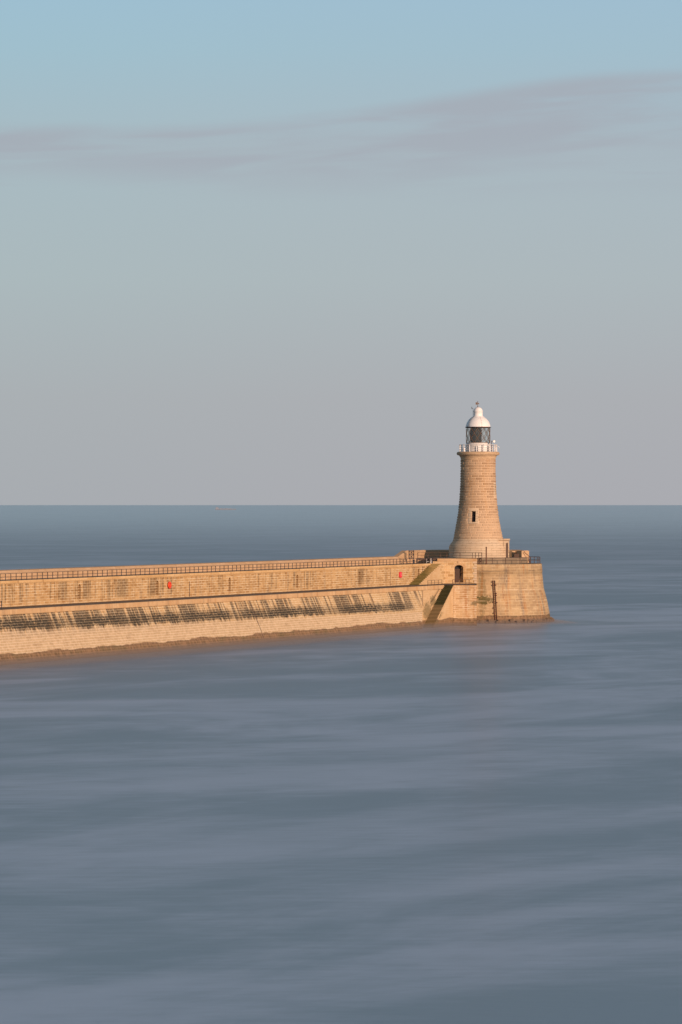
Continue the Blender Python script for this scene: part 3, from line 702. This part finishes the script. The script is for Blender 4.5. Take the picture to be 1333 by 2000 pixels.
# gangway carrying it to the left
g=thing('gangway','raised rusty metal gangway left of the lighthouse, above the top of the mossy stairs','gangway',(X_at(830,596),596,9.2))
x0,x1=X_at(814,DY+1.5),X_at(858,DY+1.5)
b=MB(); b.box(((x0+x1)/2,DY+1.0,9.93),(x1-x0,1.6,.09)); b.box(((x0+x1)/2,DY+.22,9.86),(x1-x0,.06,.2)); b.build('deck_plate',M['rust2'],g)
for x in (x0+.1,x0+1.1,x0+2.3,x1-.7):
    for y in (DY+.3,DY+1.7):
        b=MB(); b.box((x,y,9.5),(.1,.1,.78)); b.build('leg',M['rust2'],g)
# head railing round the right side
rp_=[]; Rr=9.72
for k in range(0,25):
    a=R_(-91+k*5.4); rp_.append((TX+Rr*math.cos(a),TY+Rr*math.sin(a),9.08))
posts=[(TX+Rr*math.cos(R_(a)),TY+Rr*math.sin(R_(a)),9.08) for a in (-90.5,-79,-66,-50,-35,-20,-5,8,22,36)]
railing('weathered iron railing curving along the rim of the round pier head right of the door',rp_,posts,1.03,M['rust2'],rails=(1.,.52),r=.032,rp=.05)
# landing rails
ps=[W(u_at(p,5.3),5.3,ZW+.02) for p in (836,843,849.5,856.5,863.5)]
railing('short low railing along the walkway edge above the left of the dark lower stairs',[ps[0],ps[-1]],ps,.78,M['rust2'],r=.026,rp=.034)
ps=[(X_at(p,580.95),580.95,ZW+.004) for p in (884.5,890.5,898.5,910.5,916.8)]
railing('low rusty railing on the landing in front of the arched door',[ps[0],(X_at(921.8,580.95),580.95,ZW)],ps,.82,M['rust'],r=.03,rp=.04)
ps=[W(u_at(p,5.2),5.2,ZW+.02) for p in (-30,-20,-10,-4,3.6)]
railing('dark railing end on the lower walkway at the far left edge of the photo',[ps[0],ps[-1]],ps,1.0,M['iron'],rails=(1.,.5,.1),rp=.05)
# slanted hand rail by parapet end
hr=thing('handrail','pair of rusty sloping handrails coming down from the right end of the curved parapet','handrail',(TX+7.2,TY+4.5,10.9))
for dy,px_a in ((0.,1024.5),(.9,1026.5)):
    b=MB(); Y=TY+4.2+dy; b.tube([(X_at(px_a,Y),Y,10.95),(X_at(px_a+.8,Y),Y,10.75),(X_at(px_a+11-dy*4,Y),Y,10.05-dy*.6),(X_at(px_a+11.5-dy*3,Y),Y,9.1)],.05,8); b.build('rail',M['rust'],hr)

# gates, post, ladder, box
def lattice(label,cx,cy,z,w,h,mat,nm='gate'):
    t=thing(nm,label,'gate',(cx,cy,z))
    b=MB()
    for s in (-1,1): b.tube([(cx+s*w/2,cy,z),(cx+s*w/2,cy,z+h)],.07,6)
    for f in (.03,.5,.97): b.tube([(cx-w/2,cy,z+h*f),(cx+w/2,cy,z+h*f)],.04,6)
    b.build('frame',mat,t); b=MB()
    for f in (0.,.5):
        b.tube([(cx-w/2,cy,z+h*f),(cx+w/2,cy,z+h*(f+.5))],.04,6); b.tube([(cx+w/2,cy,z+h*f),(cx-w/2,cy,z+h*(f+.5))],.04,6)
    b.tube([(cx,cy,z),(cx,cy,z+h)],.04,6)
    b.build('cross_bracing',mat,t)
Y=599.; lattice('dark cross-braced iron gate standing against the raised parapet left of the lighthouse',X_at(804.,Y),Y,9.9,.74,1.27,M['iron'])
Y=594.6; lattice('low cross-braced gate at the corner between the door wall and the round head railing',X_at(936.5,Y),Y,9.08,.65,.95,M['rust2'])
t=thing('gate','small white painted gate at the top of the mossy stairs, under the gangway','gate',(X_at(838,592.),592,9.2))
for p in (833.3,842.2):
    b=MB(); b.tube([(X_at(p,592.2),592.2,9.2),(X_at(p,592.2),592.2,10.08)],.055,8); b.build('gate_post',M['white'],t)
b=MB()
for z in (9.55,): b.tube([(X_at(833.3,592.2),592.2,z),(X_at(839,592.2),592.2,z)],.03,6)
b.build('gate_bar',M['white'],t)
b=MB(); c=(X_at(808.5,591.),591.,9.16)
b.box((c[0],c[1],c[2]+.32),(.30,.4,.64)); b.box((c[0],c[1],c[2]+.67),(.36,.46,.06)); tag(b.build('utility_box',M['iron']),'small dark metal box on the pier deck behind the railing, below the cross-braced gate','box')
b=MB(); c=(X_at(844.5,593.),593.,9.16); b.tube([c,(c[0],c[1],c[2]+.95)],[.12,.10],10); b.lathe([(0,c[2]+1.05),(.13,c[2]+1.0),(.14,c[2]+.93),(0,c[2]+.92)],c[0],c[1],n=12)
tag(b.build('bollard',M['iron']),'short black post right of the small white gate at the stair top','post')
# tall rusty post
Y=594.35; x=X_at(950.2,Y); t=thing('mooring_post','tall rusty iron post rising in front of the lighthouse base from the head railing','post',(x,Y,9.08))
b=MB(); b.tube([(x,Y,9.08),(x,Y,11.72)],.095,10); b.build('pole',M['rust'],t)
b=MB(); b.tube([(x,Y,11.70),(x,Y,11.80)],.12,10); b.tube([(x,Y,9.08),(x,Y,9.18)],.17,10); b.build('collar',M['rust'],t)
# ladder fender on the head wall
t=thing('fender_ladder','rusty iron fender ladder fixed down the front of the round pier head','ladder',(X_at(962,592.5),592.5,.5))
def hp(a,z,o):
    for (r0,z0),(r1,z1) in zip(prof_h,prof_h[1:]):
        if z<=z1: r=r0+(r1-r0)*(z-z0)/(z1-z0); break
    return (TX+(r+o)*math.cos(a),TY+(r+o)*math.sin(a),z)
prof_h=[(11.85,-1.2),(11.5,0),(11.2,1.4),(10.88,3.16),(10.55,4.4),(10.3,5.26),(10.15,6.8),(10.06,7.72)]
A0=R_(-90)+ (961.8-934.4)/12.6/10.6
for s in (-1,1):
    b=MB(); zz=[.5+(6.6-.5)*k/12 for k in range(13)]
    for z0,z1 in zip(zz,zz[1:]):
        b.tube([hp(A0+s*.014,z0,.14),hp(A0+s*.014,z1,.14)],.06,6)
    b.build('stile',M['rust'],t)
b=MB()
for k in range(20):
    z=.7+k*.30; b.tube([hp(A0-.014,z,.14),hp(A0+.014,z,.14)],.035,6)
for z,s in ((5.9,-1),(5.9,1),(4.6,1),(3.3,-1),(3.2,1),(1.6,-1),(2.4,-1),(4.3,1),(6.4,-1)):
    p=hp(A0+s*.022,z,.2); b.box(p,(.2,.25,.16))
b.build('rungs',M['rust'],t)

# ================================================================ LIFEBUOYS
u=u_at(329.4,0); cz=CAMH-(1142.8-HZ)/(F/(OY+u*DU[1]))
t=thing('lifebuoy','bright orange lifebuoy ring on the upper pier wall towards the left','lifebuoy',W(u,.15,cz))
b=MB(); b.tube([W(u+.31*math.cos(a*math.pi/16),.17,cz+.35*math.sin(a*math.pi/16)) for a in range(32)],.125,10,closed=True); b.build('ring',M['orange'],t)
b=MB()
for a in (45,135,225,315):
    a=R_(a); c=W(u+.31*math.cos(a),.17,cz+.35*math.sin(a)); 
    b.tube([W(u+.31*math.cos(a-.14),.17,cz+.35*math.sin(a-.14)),W(u+.31*math.cos(a+.14),.17,cz+.35*math.sin(a+.14))],.131,10)
b.build('bands',M['red'],t)
b=MB(); b.tube([W(u,.0,cz+.1),W(u,.12,cz+.1)],.05,6); b.box(W(u,.04,cz),(.5,.06,.55),math.atan2(DU[1],DU[0])); b.build('bracket',M['orange'],t)
u=u_at(781,0); cz=CAMH-(1122.7-HZ)/(F/(OY+u*DU[1]))
t=thing('lifebuoy_housing','pinkish red rounded lifebuoy housing on the upper pier wall near the mossy stairs','lifebuoy',W(u,.15,cz))
def stad(s,v): return [W(u+s*.36*(abs(math.cos(a))**.6)*(1 if math.cos(a)>=0 else -1),v,cz+s*.46*(abs(math.sin(a))**.6)*(1 if math.sin(a)>=0 else -1)) for a in [k*math.pi/14 for k in range(28)]]
L0,L1,L2,L3=stad(.92,0.01),stad(1,.08),stad(1,.24),stad(.86,.30)
b=MB()
for A,B in ((L0,L1),(L1,L2),(L2,L3)):
    for k in range(28): l=(k+1)%28; b.face([A[k],A[l],B[l],B[k]],smooth=True)
b.face(L3); b.build('case',M['red'],t)
b=MB()
for dz in (.16,.02,-.12): b.box(W(u+.05,.305,cz+dz),(.26,.012,.06),math.atan2(DU[1],DU[0]))
b.build('pale_label',plain('pale_pink_label',(.80,.38,.40),.5,var=.1),t)

# ================================================================ DISTANT SHIP
Y=14200.; sc=Y/F
t=thing('cargo_ship','tiny pale cargo ship far out just below the horizon on the left','ship',(X_at(441,Y),Y,0))
hullm=plain('pale_hull',(.215,.24,.29),.6,var=.1,scale=.05); supm=plain('pale_superstructure',(.25,.28,.34),.6,var=.1,scale=.05)
xa,xb=X_at(420,Y),X_at(462,Y)
b=MB(); bo=[(xa+4,Y-6,-1),(xb-7,Y-6,-1),(xb-3,Y,-1),(xb-7,Y+6,-1),(xa+4,Y+6,-1)]; to=[(xa,Y-7,3.2),(xb-6,Y-7,3.4),(xb,Y,4.4),(xb-6,Y+7,3.4),(xa,Y+7,3.2)]
b.hexa(bo,to); b.build('hull',hullm,t)
b=MB(); b.box((xa+9,Y,5.6),(11,10,4.6)); b.box((xa+9,Y,8.6),(7,9,1.6)); b.tube([(xa+6,Y,9),(xa+6,Y,12)],1.,8); b.build('bridge_house',supm,t)
b=MB()
for k in range(4): b.box((xa+24+k*11,Y,4.3),(8,9,1.4 if k%2 else 2.2))
b.build('hatches',supm,t)

# ================================================================ BLURRED WASH
# thin wedge of low spray thrown up along the foot of the walls
path=[]
for k in range(9): u=UL+(-31-UL)*k/8; path.append((W(u,7.2,0)[:2],DN,9.))
path.append((W(-27,6.6,0)[:2],DN,8.5)); path.append((W(-17,6.4,0)[:2],(.75,-.66),8.)); path.append(((19.0,581.8),(.35,-.94),8.))
for k in range(0,15):
    a=R_(-80+k*9); path.append(((TX+11.0*math.cos(a),TY+11.0*math.sin(a)),(math.cos(a),math.sin(a)),max(1.5,9.5-max(0,k-4)*1.6)))
b=MB(); hh=.75; rows=[]
for (p,d,w) in path: rows.append([(p[0],p[1],.012),(p[0],p[1],hh),(p[0]+d[0]*w,p[1]+d[1]*w,.012)])
for A,B in zip(rows,rows[1:]):
    for k in range(3): l=(k+1)%3; b.face([A[k],B[k],B[l],A[l]])
b.face(rows[0]); b.face(list(reversed(rows[-1])))
t=NT('low_spray'); pv=t.n('ShaderNodeVolumePrincipled'); pv.inputs['Color'].default_value=(.60,.54,.53,1); pv.inputs['Density'].default_value=.085
t.l(pv.outputs[0],t.out.inputs['Volume'])
o=b.build('sea_spray',t.mat)
import bmesh
bm=bmesh.new(); bm.from_mesh(o.data); bmesh.ops.recalc_face_normals(bm,faces=bm.faces); bm.to_mesh(o.data); bm.free()
tag(o,kind='stuff')

# ================================================================ SKY, SUN, CAMERA
SUN_AZ=R_(35)      # to the right of the line from scene to camera
EL=R_(11)
sd=Vector((math.sin(SUN_AZ)*math.cos(EL),-math.cos(SUN_AZ)*math.cos(EL),math.sin(EL)))
sun=bpy.data.lights.new('sun','SUN'); sun.energy=4.3; sun.angle=R_(.5); sun.color=(1.,.69,.50)
so=bpy.data.objects.new('sun',sun); C.objects.link(so); so.rotation_euler=sd.to_track_quat('Z','Y').to_euler(); so.location=(100,-100,200)
w=bpy.data.worlds.new('World'); bpy.context.scene.world=w; w.use_nodes=True; T=w.node_tree; T.nodes.clear()
class WN(NT):
    def __init__(s,t): s.t=t
q=WN(T)
sky=q.n('ShaderNodeTexSky',sky_type='NISHITA'); sky.sun_disc=False; sky.sun_elevation=EL
sky.sun_rotation=math.atan2(sd.x,sd.y); sky.altitude=0; sky.air_density=1.; sky.dust_density=1.2; sky.ozone_density=1.5
tc=q.n('ShaderNodeTexCoord').outputs['Generated']
s3=q.n('ShaderNodeSeparateXYZ'); q.l(tc,s3.inputs[0])
el=s3.outputs[2]       # sine of elevation
cr=q.n('ShaderNodeValToRGB'); q.l(q.math('MULTIPLY',q.math('ADD',el,.0),1/.14,clamp=True),cr.inputs[0])
K=10.
def lin(h): return tuple(((c/255)/12.92 if c/255<=.04045 else ((c/255+.055)/1.055)**2.4) for c in h)+(1,)
E=cr.color_ramp.elements
stops=[(0.,(170,171,176)),(.2,(172,175,179)),(.42,(173,184,188)),(.66,(170,186,194)),(.84,(162,190,204)),(1.,(158,190,210))]
E[0].position=0; E[0].color=lin(stops[0][1]); E[1].position=1; E[1].color=lin(stops[-1][1])
for p,c in stops[1:-1]: e=E.new(p); e.color=lin(c)
low=q.mix(1.,cr.outputs[0],(K,K,K),'MULTIPLY')
# thin long cloud sheets low in the sky
cx_=s3.outputs[0]
edge=q.noise(q.map(tc,(16,2,8),(1.2,0,0)),1,3,.5)
top=q.math('ADD',q.smooth(cx_,-.045,.085,.0985,.1125),q.math('MULTIPLY',q.math('SUBTRACT',edge,.5),.004))
d=q.math('SUBTRACT',top,el)
cc=q.n('ShaderNodeCombineXYZ'); q.l(q.math('MULTIPLY',cx_,15.),cc.inputs[0]); q.l(q.math('ADD',q.math('MULTIPLY',el,150.),q.math('MULTIPLY',cx_,-9.)),cc.inputs[1])
cn=q.noise(cc.outputs[0],1,4,.5,.3)
thick=q.smooth(cx_,-.09,.09,.0135,.029)
dd=q.math('DIVIDE',d,thick)
env=q.math('MULTIPLY',q.smooth(d,-.0014,.0036),q.smooth(dd,.45,1.25,1.,0.))
cl=q.math('MULTIPLY',q.smooth(cn,.36,.60,.30,1.),env)
cn3=q.noise(q.map(tc,(9,2,150),(5.2,0,2.3)),1,3,.5,.2)
cl=q.math('MAXIMUM',cl,q.math('MULTIPLY',q.math('MULTIPLY',q.smooth(cn3,.50,.66),.6),q.math('MULTIPLY',q.smooth(el,.080,.085),q.smooth(el,.098,.092))))
low=q.mix(q.smooth(cx_,-.09,.02,.35,0.),low,q.mix(1.,low,(.93,1.03,1.02),'MULTIPLY'))
low=q.mix(q.smooth(cx_,.0,.09,0.,.2),low,q.mix(1.,low,(1.01,.985,1.01),'MULTIPLY'))
low=q.mix(q.math('MULTIPLY',cl,.8),low,tuple(c*K for c in lin((165,171,181))[:3]))
skyc=q.mix(q.smooth(el,.13,.45,1.,0.),sky.outputs[0],low)
bg=q.n('ShaderNodeBackground'); q.l(skyc,bg.inputs[0]); bg.inputs[1].default_value=.1
wo=q.n('ShaderNodeOutputWorld'); q.l(bg.outputs[0],wo.inputs[0])

cam=bpy.data.cameras.new('camera'); co=bpy.data.objects.new('camera',cam); C.objects.link(co); bpy.context.scene.camera=co
cam.sensor_fit='VERTICAL'; cam.sensor_height=36; cam.sensor_width=24; cam.lens=135.0; cam.clip_start=1; cam.clip_end=400000
co.location=(0,0,CAMH); co.rotation_euler=(R_(90)-math.atan(14/F),0,0)
sc_=bpy.context.scene
sc_.view_settings.view_transform='Standard'; sc_.view_settings.look='None'; sc_.view_settings.exposure=0; sc_.view_settings.gamma=1
